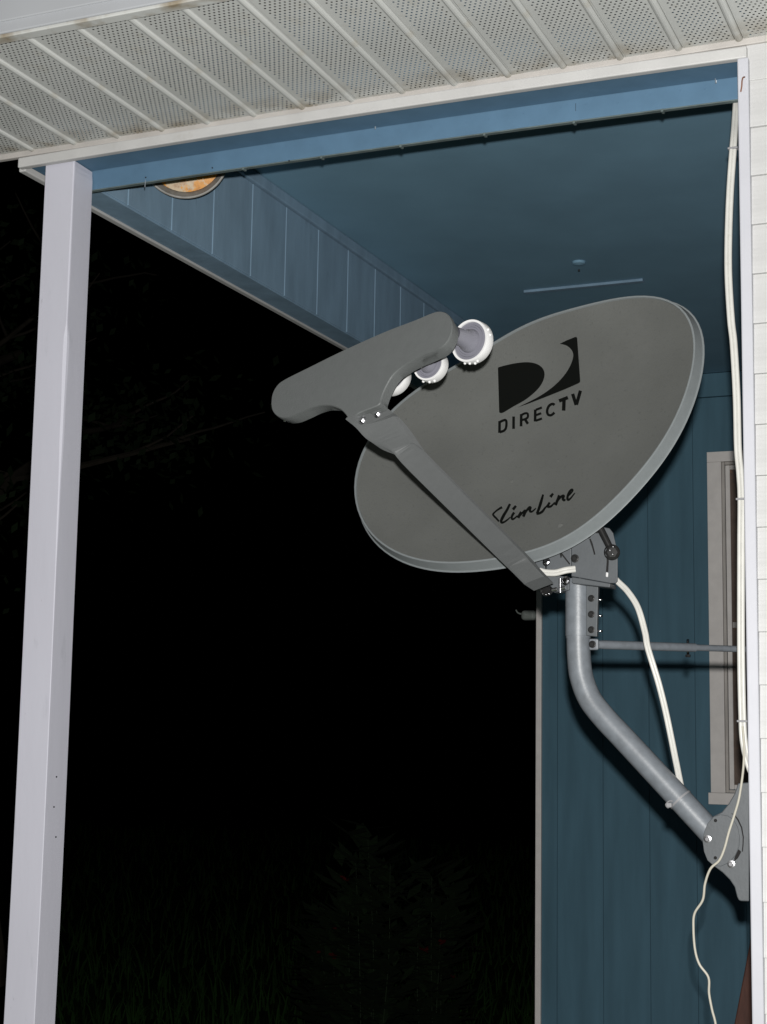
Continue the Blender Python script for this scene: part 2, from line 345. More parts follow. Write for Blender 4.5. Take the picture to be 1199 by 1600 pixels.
def ring(mb, x0, x1, z0, z1, w, y0, y1):
    mb.box((x0, y0, z0), (x0 + w, y1, z1)); mb.box((x1 - w, y0, z0), (x1, y1, z1)); mb.box((x0 + w + .0005, y0, z0), (x1 - w - .0005, y1, z0 + w)); mb.box((x0 + w + .0005, y0, z1 - w), (x1 - w - .0005, y1, z1)); return mb
sash = ring(MB(), sx0, sx1, sz0, sz1, .014, YB - .020, YB - .001).build('sash', 'sash', wn, .002)
ring(MB(), sx0 + .0155, sx1 - .0155, sz0 + .0155, sz1 - .0155, .022, YB - .012, YB - .0045).build('bead', 'wtrim', sash, .003)
boxo('meeting_rail', (sx0 + .04, YB - .012, (sz0 + sz1) / 2 - .014), (sx1 - .04, YB - .0045, (sz0 + sz1) / 2 + .014), 'sash', sash, .002)

wf = empty('wall_bracket', (-1.95, YB, S - .85), 'small dim grey fitting with a curled tip on the outer corner of the back wall', 'bracket')
MB().box((-1.9995, YB - .02, S - .882), (-1.9225, YB + .03, S - .832)).build('block', 'fitting', wf, .018, seg=4)
P_ = [hit(u, v, 1, YB) for u, v in ((823, 959), (818, 959.5), (813, 959), (809, 957), (806.5, 953))]
MB().tube(smooth_path(P_), np.linspace(.006, .003, 33), 8).build('curled_tip', 'fitting', wf)

# leaning plank low on the right
p0, p1 = hit(1168, 1495, 1, 2.5), hit(1146, 1610, 1, 2.5)
d_ = unit(p1 - p0); top = p0 - d_ * .35; bot = p0 + d_ * ((p0[2] - .952) / -d_[2])
lb = empty('leaning_board', bot, 'dark red brown wooden board leaning low in the porch by the right trim', 'board')
nx_ = np.array([.16, 0, 0.])
MB().hexa([top, top + nx_, top + nx_ + (0, .03, 0), top + (0, .03, 0), bot, bot + nx_, bot + nx_ + (0, .03, 0), bot + (0, .03, 0)]).build('plank', 'brown', lb, .004)
MB().hexa([top + (.003, -.018, -.1), top + (.15, -.018, -.1), top + (.15, -.001, -.1), top + (.003, -.001, -.1)] + [top + (.003, -.018, -.16), top + (.15, -.018, -.16), top + (.15, -.001, -.16), top + (.003, -.001, -.16)]).build('cleat', 'brown', lb, .003)

# ---------------------------------------------------------------- post
pp = empty('porch_post', (-1.82, .045, .95), 'square white painted wooden post with a worn corner at the left', 'post')
b = MB(); zs = np.linspace(.952, S - .0375, 220); x0, x1, y0, y1 = -1.862, -1.774, .0, .0865
prof = []
for z in zs:
    t = z - S
    d = -.50 - t; c = .0026 + (.0105 * math.exp(-(d / .38) ** 2) if d > 0 else .0105 * math.exp(-(d / .03) ** 2)) + .0035 * math.exp(-((t + .28) / .16) ** 2) + .0009 * math.sin(t * 31) * math.exp(-((t + .7) / .5) ** 2) + .003 * math.exp(-((t + .05) / .05) ** 2)
    c = max(.002, c); w = .0022 * math.sin(t * 2.6 + .5) - .004 * (t + 1) ** 2 + .003
    if z > S - .06: k = (z - (S - .06)) / .0225
    else: k = 0
    x_r = x1 + w
    prof.append([(x0 + w + .003, y0, z), (x_r - c * .55, y0, z), (x_r - c * .1, y0 + c * .5, z), (x_r, y0 + c, z), (x_r - .004 * k, y1 - .003, z), (x_r - .004, y1, z), (x0 + w, y1, z), (x0 + w, y0 + .003, z)])
n = 8
b.add([p for r_ in prof for p in r_], [(i * n + j, i * n + (j + 1) % n, (i + 1) * n + (j + 1) % n, (i + 1) * n + j) for i in range(len(zs) - 1) for j in range(n)] + [tuple(range(n))[::-1], tuple(range((len(zs) - 1) * n, len(zs) * n))])
b.build('shaft', 'post', pp)
for u, v in ((87, 1214), (83, 1261), (86, 1308)):
    p = hit(u, v, 0, x1 + .001); p[0] = x1 + .0015 + .0022 * math.sin((p[2] - S) * 2.6 + .5) - .004 * (p[2] - S + 1) ** 2 + .003
    MB().lathe(p, (1, 0, 0), [(-.004, .002), (.0003, .002), (.0003, 1e-4)], 8).build('nail_head', 'dark_metal', pp)

# ---------------------------------------------------------------- ceiling lamp, half hidden by the front beam
yl = .46
c = hit(289, 238, 1, yl); zl = math.hypot(*(c - CAM)[:2])
ax = unit((.40, -.86, -.30)); rl = .127
cl = empty('ceiling_lamp', c, 'round lamp with grey ring and mottled amber glass, half hidden above the front beam', 'lamp')
MB().lathe(c, ax, [(-.03, rl * .96), (.010, rl), (.012, rl * .985), (.012, rl * .955), (.002, rl * .90), (-.006, rl * .85), (-.03, rl * .84)], 56).build('ring', 'lamp_ring', cl)
MB().lathe(c, ax, [(-.006, rl * .848), (-.003, rl * .72), (.001, rl * .45), (.002, rl * .15), (.002, 1e-4)], 40).build('glass', 'amber', cl)
MB().lathe(c, ax, [(-.05, 1e-4), (-.05, rl * .5), (-.03, rl * .96), (-.028, 1e-4)], 40).build('pan', 'lamp_ring', cl)
MB().tube([c - ax * .048, np.array([c[0] - ax[0] * .1, c[1] - ax[1] * .1, S + .3])], .012, 12).build('stem', 'lamp_ring', cl)

# ---------------------------------------------------------------- satellite dish on its mast
YM = .10
Pm = lambda u, v, y=YM: hit(u, v, 1, y)
base = hit(1167, 1320, 1, YM)
sd = empty('satellite_dish', (-.105, YM, base[2]), 'grey satellite dish with black lettering, its bent mast bolted beside the white corner trim', 'satellite dish')
# reflector: rim plane facing up and left of the camera
nC = unit((-.536, -.444, -.718)); XC = np.array([.844, -.292, -.45]); XC = unit(XC - nC * (XC @ nC)); YC = np.cross(nC, XC)
ND, XD, YD = c2w(nC), c2w(XC), c2w(YC)
ZC = 3.44; C0 = at(826, 677, ZC)
OUT = [(780, 530.5), (827.5, 505), (891, 483), (954, 468.7), (998.7, 463), (1033.5, 465.6), (1055.7, 473.5), (1069.6, 489.5), (1082, 515), (1086, 543), (1079, 591), (1057, 651), (1025, 705), (981, 759), (924, 812), (889.5, 837), (828, 861), (774.9, 873.5), (726.8, 879), (673.4, 876.5), (630.7, 868), (593, 847), (566.7, 812), (558.5, 790.8), (554.7, 766.8), (556, 750.7), (560, 726.7), (573.4, 690.7), (616.9, 636.8), (660, 603.5), (720, 566)]
def on_plane(u, v, off=0.):
    d = ray(u, v); p0 = C0 - ND * off; t = ((p0 - CAM) @ ND) / (d @ ND); q = CAM + t * d - C0; return np.array([q @ XD, q @ YD])
LO = np.array([on_plane(u, v) for u, v in OUT]); ang = np.arctan2(LO[:, 1], LO[:, 0]); rad = np.hypot(LO[:, 0], LO[:, 1])
A = np.stack([np.ones_like(ang)] + [f(k * ang) for k in range(1, 8) for f in (np.cos, np.sin)], 1)
reg = np.diag([0] + [1e-4 * k ** 4 for k in range(1, 8) for _ in (0, 1)])
cf = np.linalg.solve(A.T @ A + reg, A.T @ (1 / rad))
def Rk(a): return 1 / (cf[0] + sum(cf[2 * k - 1] * np.cos(k * a) + cf[2 * k] * np.sin(k * a) for k in range(1, 8)))
BOWL = .055
def depth(x, y):
    t = np.hypot(x, y) / Rk(math.atan2(y, x)); return BOWL * (1 - t * t) + .003
def dish_pt(x, y, lift=0.): return C0 + x * XD + y * YD - ND * (depth(x, y) - lift)
def dish_px(u, v, lift=.0006):
    o = 0
    for _ in range(6):
        x, y = on_plane(u, v, o); o = depth(x, y) - lift
    return C0 + x * XD + y * YD - ND * o
NA, NR = 128, 30
b = MB(); an = np.arange(NA) * 2 * math.pi / NA
vs = [dish_pt(0, 0)] + [dish_pt(t * Rk(a) * math.cos(a), t * Rk(a) * math.sin(a)) for t in np.linspace(0, 1, NR + 1)[1:] for a in an]
fs = [(0, 1 + j, 1 + (j + 1) % NA) for j in range(NA)] + [(1 + i * NA + j, 1 + (i + 1) * NA + j, 1 + (i + 1) * NA + (j + 1) % NA, 1 + i * NA + (j + 1) % NA) for i in range(NR - 1) for j in range(NA)]
b.add(vs, fs, True)
refl = b.build('reflector', 'dish', sd)
sk = MB(); secs = [(-.003, -.006), (-.0026, .0005), (-.0004, .0010), (.0016, .0004), (.0085, -.0245), (.0110, -.0247), (.0122, -.026), (.010, -.029), (-.002, -.012)]
vs = [C0 + (Rk(a) + e) * (math.cos(a) * XD + math.sin(a) * YD) + ND * d for e, d in secs for a in an]
sk.add(vs, [(i * NA + j, i * NA + (j + 1) % NA, (i + 1) * NA + (j + 1) % NA, (i + 1) * NA + j) for i in range(len(secs) - 1) for j in range(NA)], True)
rimo = sk.build('rim', 'rim', sd)
# back shell so the dish has a back from other positions
b = MB(); vs = [dish_pt(0, 0, -.006)] + [dish_pt(t * Rk(a) * .985 * math.cos(a), t * Rk(a) * .985 * math.sin(a), -.006) for t in np.linspace(0, 1, 13)[1:] for a in an]
fs = [(0, 1 + (j + 1) % NA, 1 + j) for j in range(NA)] + [(1 + i * NA + j, 1 + i * NA + (j + 1) % NA, 1 + (i + 1) * NA + (j + 1) % NA, 1 + (i + 1) * NA + j) for i in range(11) for j in range(NA)]
b.add(vs, fs, True).build('back_shell', 'rim', sd)

# printed emblem and lettering
def px_outline(pts, k, ox, oy): return [(ox + x / k, oy + y / k) for x, y in pts]
def decal(name, polys, parent, lift=.0006, label=None):
    b = MB()
    for poly in polys:
        bm = bmesh.new(); f = bm.faces.new([bm.verts.new((x, -y, 0)) for x, y in poly])
        bmesh.ops.triangulate(bm, faces=[f])
        for _ in range(2): bmesh.ops.subdivide_edges(bm, edges=[e for e in bm.edges if e.calc_length() > 14], cuts=1, use_grid_fill=False); bmesh.ops.triangulate(bm, faces=bm.faces[:])
        bm.verts.index_update()
        b.add([dish_px(v.co.x, -v.co.y, lift) for v in bm.verts], [tuple(v.index for v in f.verts) for f in bm.faces], True); bm.free()
    o = b.build(name, 'print', parent, label=label); return o
kk = 3.155
left_ = smooth_path([(150, 288), (200, 277), (250, 271), (290, 273), (322, 284), (343, 303), (351, 328), (345, 360), (325, 395), (290, 430), (250, 460), (200, 488), (152, 517)], 5)
decal('emblem', [px_outline([(121, 300), (123, 296)] + [tuple(p) for p in left_] + [(140, 522), (131, 521), (127, 516)], kk, 740, 480)], refl, label='black emblem half with a rounded right edge')
swo = smooth_path([(217, 494), (270, 468), (330, 436), (390, 394), (440, 345), (474, 295), (491, 250), (490, 222), (476, 201), (455, 187), (426, 180)], 5)
decal('emblem', [px_outline([(460, 163), (500, 147), (508, 146), (512, 152), (527, 362), (525, 370), (518, 375), (450, 405), (350, 445), (270, 476)] + [tuple(p) for p in swo], kk, 740, 480)], refl, label='black emblem half with a swooping left edge')

LETX = dict(scale=7.993, ox=770, oy=600)
def stroke(pts, w0, w1=None):             # a ribbon along a polyline, as an outline
    P = np.array(pts, float); w = np.linspace(w0, w0 if w1 is None else w1, len(P)) / 2
    T = np.gradient(P, axis=0); T /= np.linalg.norm(T, axis=1)[:, None]; Nn = np.stack([-T[:, 1], T[:, 0]], 1)
    return [tuple(p) for p in P + Nn * w[:, None]] + [tuple(p) for p in (P - Nn * w[:, None])[::-1]]
def strip(name, strokes, parent, k, ox, oy, wt=1.15, lift0=.0006):
    b = MB()
    for i, st in enumerate(strokes):
        P = np.array(st[0], float); n = len(P); ol = st[1]
        w = np.interp(np.linspace(0, 1, n), np.linspace(0, 1, len(ol)), ol) * wt / 2
        T = np.gradient(P, axis=0); T /= np.linalg.norm(T, axis=1)[:, None]; Nn = np.stack([-T[:, 1], T[:, 0]], 1)
        A_, B_ = P + Nn * w[:, None], P - Nn * w[:, None]
        b.add([dish_px(ox + p[0] / k, oy + p[1] / k, lift0 + .00012 * i) for p in list(A_) + list(B_)], [(j, j + 1, n + j + 1, n + j) for j in range(n - 1)], True)
    return b.build(name, 'print', parent)
sp = smooth_path
def dense(*pts):
    out = []
    for a, b_ in zip(pts, pts[1:]): out += [np.array(a) * (1 - t) + np.array(b_) * t for t in np.linspace(0, 1, 4, endpoint=False)]
    return np.array(out + [np.array(pts[-1])])
letters = [
    [(dense((88, 462), (86, 610)), [26]), (sp([(92, 474), (130, 456), (160, 450), (173, 475), (168, 545), (145, 580), (115, 593), (90, 602)], 6), [24])],
    [(dense((263, 405), (262, 560)), [26])],
    [(dense((358, 375), (356, 528)), [26]), (sp([(362, 386), (405, 366), (435, 368), (442, 392), (436, 418), (410, 436), (366, 450)], 6), [22]), (dense((402, 436), (442, 497)), [26])],
    [(dense((533, 318), (531, 468)), [26]), (dense((540, 322), (617, 293)), [22]), (dense((540, 390), (608, 364)), [22]), (dense((540, 458), (618, 430)), [22])],
    [(sp([(775, 262), (758, 250), (735, 252), (706, 272), (686, 312), (682, 350), (695, 382), (725, 390), (752, 376), (773, 355)], 6), [26, 24])],
    [(dense((830, 211), (942, 168)), [34]), (dense((893, 195), (888, 332)), [34])],
    [(dense((1000, 122), (1044, 262)), [32]), (dense((1098, 82), (1048, 258)), [32])],
]
for L_ in letters: strip('letter', L_, refl, 7.993, 770, 600, 1.3)
script = [
    [(sp([(200, 300), (165, 318), (115, 355), (86, 388), (100, 412), (135, 448), (160, 478)], 6), [22, 14, 18, 16])],
    [(sp([(298, 258), (262, 330), (220, 400), (188, 468), (196, 492), (225, 484), (268, 455), (300, 425)], 6), [20, 26, 18, 10])],
    [(sp([(350, 365), (330, 395), (318, 430), (330, 450), (355, 438), (392, 405)], 6), [22, 20, 12]), (dense((372, 282), (334, 330)), [20, 26])],
    [(sp([(440, 358), (415, 400), (400, 435)], 6), [24]), (sp([(405, 430), (440, 385), (480, 345), (490, 352), (478, 385), (462, 418)], 6), [12, 22, 24]), (sp([(468, 408), (500, 350), (535, 308), (552, 305), (545, 335), (555, 355), (580, 350), (622, 312)], 6), [14, 24, 22, 10])],
    [(sp([(712, 140), (695, 200), (665, 300), (635, 380)], 6), [16, 26, 22]), (sp([(628, 384), (660, 378), (700, 355), (735, 310), (770, 275)], 6), [18, 22, 12])],
    [(sp([(795, 240), (775, 270), (765, 290), (800, 293), (830, 270), (858, 238)], 6), [20, 22, 12]), (dense((836, 128), (802, 172)), [18, 26])],
    [(sp([(915, 150), (890, 215), (866, 275)], 6), [24]), (sp([(875, 262), (905, 205), (945, 162), (968, 160), (958, 195), (972, 214), (990, 200)], 6), [12, 24, 16])],
    [(sp([(1010, 172), (1050, 135), (1080, 95), (1075, 78), (1050, 95), (1022, 150), (1015, 195), (1030, 208), (1062, 180), (1108, 122)], 6), [12, 14, 22, 20, 10])],
]
for L_ in script: strip('letter', L_, refl, 7.993, 760, 755, 1.45)
for u, v, r in ((799, 752, .006), (876, 822, .007), (872, 720, .004)):      # pressed dimples in the reflector
    p = dish_px(u, v, 0); MB().lathe(p, ND, [(-.001, r), (.0006, r * .8), (.0010, r * .4), (.0011, 1e-4)], 20).build('dimple', 'dish', refl)

# feed arm
Z0a, Z1a = 2.878, 3.215
st = [((540, 655), (597, 632), 0), ((556, 668), (607, 640), .06), ((576, 688), (624, 660), .13), ((611, 704.5), (644, 689), .22), ((640, 736), (664, 711), .31), ((779, 873), (806, 853), .86), ((796, 889.5), (828, 877), .93), ((820, 913.5), (851, 901.5), 1.0)]
back = -ND * .034 + XD * .004
_k = np.array([list(l) + list(r_) + [t] for l, r_, t in st]); _k = smooth_path(_k, 5); st = [((k_[0], k_[1]), (k_[2], k_[3]), k_[4]) for k_ in _k]
def armpt(p, t): return at(p[0], p[1], Z0a + (Z1a - Z0a) * t)
b = MB(); vs = []
for l, r_, t in st:
    A_, B_ = armpt(l, t), armpt(r_, t); e = unit(B_ - A_)
    vs += [A_, A_ + ND * .003 + e * .004, B_ + ND * .003 - e * .004, B_, B_ + back, A_ + back]
k = 6; b.add(vs, [(i * k + j, i * k + (j + 1) % k, (i + 1) * k + (j + 1) % k, (i + 1) * k + j) for i in range(len(st) - 1) for j in range(k)] + [tuple(range(k))[::-1], tuple(range((len(st) - 1) * k, len(st) * k))])
armo = b.build('feed_arm', 'arm', sd, .0012)
for u, v in ((568.5, 658.5), (592, 648.5)): bolt('bolt', at(u, v, Z0a + .01) + ND * .004, ND, .0055, armo, 'chrome')

# feed housing (the long bar at the arm's end) and its three white caps
nl = unit((-.55, -.40, -.75)); NL = c2w(nl)
LC = at(575, 580, 2.905)
def lp(u, v, off=0.):
    d = ray(u, v); p0 = LC + NL * off; return CAM + ((p0 - CAM) @ NL) / (d @ NL) * d
ho = [(70, 572), (75, 530), (94, 492), (130, 461), (250, 400), (420, 315), (600, 235), (750, 178), (830, 145), (865, 138), (893, 147), (912, 172), (920, 212), (909, 258), (880, 298), (830, 325), (760, 355), (690, 395), (640, 440), (605, 500), (585, 550), (574, 577), (500, 607), (438, 637), (420, 622), (395, 597), (350, 580), (300, 579), (250, 592), (200, 615), (150, 635), (115, 636), (90, 622), (75, 600)]
hs = smooth_path(ho + [ho[0]], 4)[:-1]
poly = [lp(400 + x / 2.9975, 440 + y / 2.9975) for x, y in hs]
cen = np.mean(poly, 0)
def ringpts(sc, off): return [p + unit(cen - p) * sc + NL * off for p in poly]
b = MB(); n = len(poly); layers = [ringpts(.0016, 0), ringpts(0, -.002), ringpts(0, -.005), ringpts(0, -.012), ringpts(.0035, -.0125), ringpts(.0035, -.028), ringpts(.007, -.031)]
b.add([p for l in layers for p in l], [(i * n + j, i * n + (j + 1) % n, (i + 1) * n + (j + 1) % n, (i + 1) * n + j) for i in range(len(layers) - 1) for j in range(n)] + [tuple(range(n)), tuple(range((len(layers) - 1) * n, len(layers) * n))[::-1]], True)
hob = b.build('feed_housing', 'housing', sd)
for u, v in ((445, 656), (458, 657)): MB().ball(lp(u, v, -.03), .004).build('screw', 'chrome', hob)
AX = c2w(unit((.62, .16, .77)))                                     # the way the feeds look, towards the dish
def feed(u, v, Z, r, ax, neck, drops):
    c_ = at(u, v, Z); ax = unit(ax)
    cap = MB().lathe(c_, ax, [(.004, r * .88), (.0005, r * .89), (0, r * .985), (.001, r), (.020, r * 1.0), (.023, r * .97), (.0245, r * .85), (.0255, 1e-4)], 48).build('feed_cap', 'white_cap', sd)
    MB().lathe(c_, ax, [(.004, r * .90), (.0035, r * .76), (.001, r * .74), (.001, r * .66), (.003, r * .64), (.003, r * .56), (-.006, r * .50), (-.012, r * .40), (-neck, r * .36)], 48).build('feed_neck', 'cap_grey', cap)
    u_ = unit(np.cross(ax, (0, 0, 1))); w_ = np.cross(ax, u_)
    dn = -w_ if w_[2] > 0 else w_
    for a_ in drops:
        q = c_ + ax * (.010 + .004 * math.sin(a_ * 9)) + (dn * math.cos(a_) + u_ * math.sin(a_)) * (r * 1.02)
        MB().ball(q, .0028, 7).build('water_drop', 'white_cap', cap)
feed(733, 532, 2.955, .0415, AX, .05, (-.35, -.05, .15, .35, 1.75, 2.0))
feed(669, 568, 2.985, .033, c2w(unit((.52, .22, .82))), .05, (-.5, .0, .3))
feed(609, 585, 3.01, .037, c2w(unit((.40, .35, .85))), .05, ())

# mast
path = [(904, 905), (904, 930), (904, 990), (905, 1026), (909, 1058), (922, 1092), (945, 1122), (975, 1154), (1040, 1224), (1100, 1289), (1135, 1327)]
mp = smooth_path([Pm(u, v) for u, v in path], 8)
rm = .0255
mast = MB().tube(mp, rm, 32).build('mast', 'mast', sd)
for u, v in ((903.8, 995.5), (1064, 1250)):
    i = int(np.argmin(np.linalg.norm(mp - Pm(u, v), axis=1))); i = min(max(i, 1), len(mp) - 2)
    MB().tube([mp[i] + unit(mp[i + 1] - mp[i - 1]) * d for d in (-.002, .002)], rm + .0012, 32, caps=False).build('band', 'mast' if v < 1000 else 'tie', mast)
i = int(np.argmin(np.linalg.norm(mp - Pm(1064, 1250), axis=1)))
q = hit(1046, 1258, 1, YM - rm); MB().box(q - (.006, .004, .005), q + (.006, .004, .005)).build('tie_head', 'tie', mast, .002)
q2 = hit(1048, 1254, 1, YM - rm)
MB().tube(smooth_path([hit(u, v, 1, YM - rm) for u, v in ((1052, 1252), (1046, 1252), (1041, 1257), (1044, 1262), (1050, 1259))]), .0014, 8).build('tie_tail', 'tie', mast)

# clamp collar on the mast top with its bolted flange
cb = [Pm(904, 910), Pm(904, 994)]
MB().tube(cb, rm + .0022, 32).build('collar', 'mast', sd)
def plate(name, pts, y, th, m, parent, bev=.0015):
    return MB().prism([hit(u, v, 1, y) for u, v in pts], (0, th, 0)).build(name, m, parent, bev)
fl_ = plate('clamp_flange', ((916, 913), (935, 915), (933, 995), (916, 993)), YM - .022, .012, 'bracket', sd)
for v in (935, 960, 984):
    bolt('bolt', hit(924.5, v, 1, YM - .022), (0, -1, 0), .0052, fl_, 'dark_metal')
    q = hit(933, v + 2, 1, YM - .015); MB().tube([q, q + (.012, 0, -.0006)], .0026, 10).build('stud', 'chrome', fl_)
# elevation bracket
PY = YM - .052
k5, ox5, oy5 = 7.053, 820, 810
def bp(pts): return [(ox5 + x / k5, oy5 + y / k5) for x, y in pts]
side = plate('side_plate', bp([(515, 285), (790, 95), (880, 98), (935, 108), (975, 160), (1005, 290), (1025, 420), (1025, 690), (1000, 715), (945, 715), (555, 645), (515, 640)]), PY, .004, 'bracket', sd)
plate('fold', bp([(520, 648), (555, 650), (945, 718), (938, 762), (530, 716), (518, 700)]), PY - .003, .05, 'bracket', sd)
plate('gusset', bp([(240, 405), (380, 345), (513, 272), (513, 600), (240, 600)]), PY + .006, .004, 'bracket', sd)
def slot(pts, parent, y): return plate('slot', bp(pts), y - .0006, .0012, 'void', parent, 0)
slot([(712, 228), (728, 222), (750, 275), (782, 395), (766, 402), (745, 325)], side, PY)
slot([(903, 390), (925, 390), (928, 480), (922, 590), (897, 590), (905, 480)], side, PY)
slot([(380, 362), (395, 360), (502, 498), (494, 512), (412, 408), (405, 436), (396, 432)], side, PY + .006)
plate('slot_stop', bp([(895, 592), (922, 596), (918, 648), (893, 644)]), PY - .003, .005, 'white_cap', side)
bolt('bolt', hit(ox5 + 556 / k5, oy5 + 442 / k5, 1, PY), (0, -1, 0), .0062, side, 'dark_metal')
q = [hit(ox5 + x / k5, oy5 + y / k5, 1, PY - .008) for x, y in ((830, 100), (880, 200), (930, 300), (960, 360))]
MB().tube(q, [.008, .008, .0075, .0075], 12).build('adjuster_rod', 'dark_metal', sd)
kb = hit(ox5 + 965 / k5, oy5 + 365 / k5, 1, PY - .022)
nut = MB().lathe(kb + (-.004, .018, 0), (.25, -1, -.1), [(0, .016), (.010, .016), (.012, .011), (.022, .011), (.024, 1e-4)], 6, False).build('wing_nut', 'dark_metal', sd)
MB().lathe(kb + (-.004, .014, 0), (.25, -1, -.1), [(0, .0145), (.003, .017), (.006, .0145)], 24).build('washer', 'dark_metal', nut)
for dx, dz in ((-.003, .002), (.003, -.007), (.004, .009)): MB().ball(kb + (dx, -.008, dz), .0028).build('stud', 'chrome', nut)
for x, y, r in ((700, 185, .0075), (800, 135, .006)): MB().lathe(hit(ox5 + x / k5, oy5 + y / k5, 1, PY), (0, -1, 0), [(0, r), (.005, r), (.005, 1e-4)], 16).build('bolt', 'dark_metal', side)
# hardware under the arm's foot
kn = hit(854, 921, 1, YM - .06)
kno = MB().lathe(kn + (0, .02, 0), (-.2, -1, -.15), [(0, .010), (.008, .013), (.016, .0125), (.021, .010), (.022, 1e-4)], 10, False).build('knob', 'dark_metal', sd)
for a_ in np.arange(7) * .62 + 1.6: MB().tube([kn + np.array((.0105 * math.cos(a_), -.0035, .0105 * math.sin(a_))), kn + np.array((.014 * math.cos(a_), -.0005, .014 * math.sin(a_)))], .0013, 6).build('spoke', 'chrome', kno)
def cyl(name, u0, v0, u1, v1, r, y, m, parent): return MB().tube([hit(u0, v0, 1, y), hit(u1, v1, 1, y)], r, 12).build(name, m, parent)
cyl('u_bolt', 876, 904, 876, 926, .0035, YM - .05, 'chrome', sd)
cyl('u_bolt', 863, 922, 871, 920.5, .0045, YM - .06, 'chrome', sd)
cyl('u_bolt', 877, 919.5, 884, 918, .0045, YM - .06, 'chrome', sd)
bolt('bolt', hit(885, 907.5, 1, YM - .058), (-.3, -1, .1), .0065, sd, 'chrome')
bolt('bolt', hit(854.5, 878, 1, YM - .06), (-.2, -1, .15), .0062, sd, 'chrome')
cyl('u_bolt', 845, 906, 845.5, 914, .003, YM - .06, 'chrome', sd)
plate('arm_clamp', ((832, 866), (851, 876), (853, 896), (890, 902), (890, 922), (866, 926), (848, 912)), YM - .03, .035, 'bracket', sd)

# wall foot: clevis plates, base plate
kf, of, og = 3.975, 1040, 1200
def fp(pts): return [(of + x / kf, og + y / kf) for x, y in pts]
foot_out = [(520, 90), (452, 95), (430, 160), (395, 220), (350, 275), (300, 300), (262, 345), (240, 400), (232, 460), (240, 520), (262, 575), (300, 610), (355, 650), (400, 695), (430, 740), (445, 800), (455, 822), (470, 828), (520, 830)]
ft = plate('foot_bracket', fp(foot_out), YM - .042, .006, 'bracket', sd, .002)
MB().prism([hit(u, v, 1, YM + .036) for u, v in fp(foot_out)], (0, .006, 0)).build('foot_bracket', 'bracket', sd, .002)
zt, zb_ = hit(of + 480 / kf, og + 95 / kf, 1, YM)[2], hit(of + 480 / kf, og + 828 / kf, 1, YM)[2]
boxo('base_plate', (-.1145, YM - .036, zb_), (-.1045, YM + .0355, zt), 'bracket', sd, .002)
disc = [(300, 302), (262, 345), (240, 400), (232, 460), (240, 520), (262, 575), (300, 608), (345, 612), (395, 590), (435, 545), (458, 490), (462, 430), (450, 370), (425, 325), (390, 298), (345, 290)]
MB().prism([hit(u, v, 1, YM - .0455) for u, v in fp(disc)], (0, .0032, 0)).build('pivot_disc', 'bracket', ft, .001)
arc = [(408, 282), (430, 288), (455, 320), (478, 370), (488, 430), (486, 480), (482, 520), (476, 520), (480, 470), (481, 430), (470, 372), (448, 325), (426, 294)]
MB().prism([hit(u, v, 1, YM - .0428) for u, v in fp(arc)], (0, .0006, 0)).build('slot', 'void', ft)
plate('slot', fp([(455, 505), (472, 522), (452, 560), (430, 580), (428, 562)]), YM - .0428, .0006, 'void', ft, 0)
for x, y in ((262, 442), (409, 598)): bolt('bolt', hit(of + x / kf, og + y / kf, 1, YM - .0457), (0, -1, 0), .0052, ft, 'chrome')
for x, y in ((312, 327), (311, 559)): MB().lathe(hit(of + x / kf, og + y / kf, 1, YM - .0457), (0, -1, 0), [(0, .0034), (.0004, .0034), (.0004, 1e-4)], 14).build('hole', 'void', ft)
# strut back to the side wall
sA = hit(927, 1007, 1, YM - .012)
def strut_at(y, u): return hit(u, 1007 + (u - 927) * .031, 1, y)
dA = .78; ue = 927
e1 = hit(1086, 1012, 1, .32); e2 = np.array([-.118, .0, 0])
dirv = unit(e1 - sA); e2 = sA + dirv * ((-.105 - sA[0]) / dirv[0])
strut = MB().tube([sA + dirv * .012, sA + dirv * .03, e1], [.0085, .0095, .0095], 16).build('strut', 'mast', sd)
MB().tube([e1 - dirv * .004, e2], .0072, 16).build('inner_rod', 'mast', strut)
MB().box(sA - (.008, .004, .012), sA + (.012, .004, .012)).build('lug', 'mast', strut, .003)
bolt('bolt', sA - (0, .004, 0), (0, -1, 0), .0055, strut, 'dark_metal')
q = e1 - dirv * .02; MB().tube([q + (0, 0, -.016), q + (0, 0, .018)], .003, 8).build('clamp_screw', 'chrome', strut)
bolt('bolt', q + (0, 0, -.016), (0, 0, -1), .006, strut, 'dark_metal', False)

# ---------------------------------------------------------------- cables
def twin(name, pts, r, label, gap=None, m='cable', strands=2, cat='cable'):
    P = smooth_path(pts, 10); gap = gap or r * .72
    T = np.gradient(P, axis=0); T /= np.linalg.norm(T, axis=1)[:, None]
    o_ = np.cross(T, (0, 1, 0)); o_ /= np.linalg.norm(o_, axis=1)[:, None]
    b = MB()
    for k in range(strands):
        s_ = (k - (strands - 1) / 2) * 2 * gap
        b.tube(P + o_ * s_ + np.array([0, .0015 * k, 0]), r, 10)
    o = b.build(name, m); o['label'] = label; o['category'] = cat; return o
twin('coaxial_cable', [hit(u, v, 1, y) for u, v, y in ((952, 893, .10), (963.8, 906.9, .09), (981, 924, .085), (997, 949.5, .08), (1008, 987, .075), (1012, 1010, .07), (1021, 1040, .07), (1030, 1069.6, .075), (1041, 1114, .085), (1054, 1177, .10), (1065, 1232, .125), (1067, 1243, .135))], .0038, 'white twin cable looping from the dish bracket down to the diagonal mast')
twin('coaxial_cable', [hit(u, v, 1, y) for u, v, y in ((843, 892, PY - .012), (852, 894.5, PY - .012), (868, 895, PY - .012), (884, 891, PY - .010), (899, 889, PY - .001))], .0043, 'short white cable end poking from the arm foot into the dish bracket')
YC_ = .06
wc = empty('coaxial_cable', hit(1150, 700, 1, YC_), 'white cable pair running down along the corner trim at the right', 'cable')
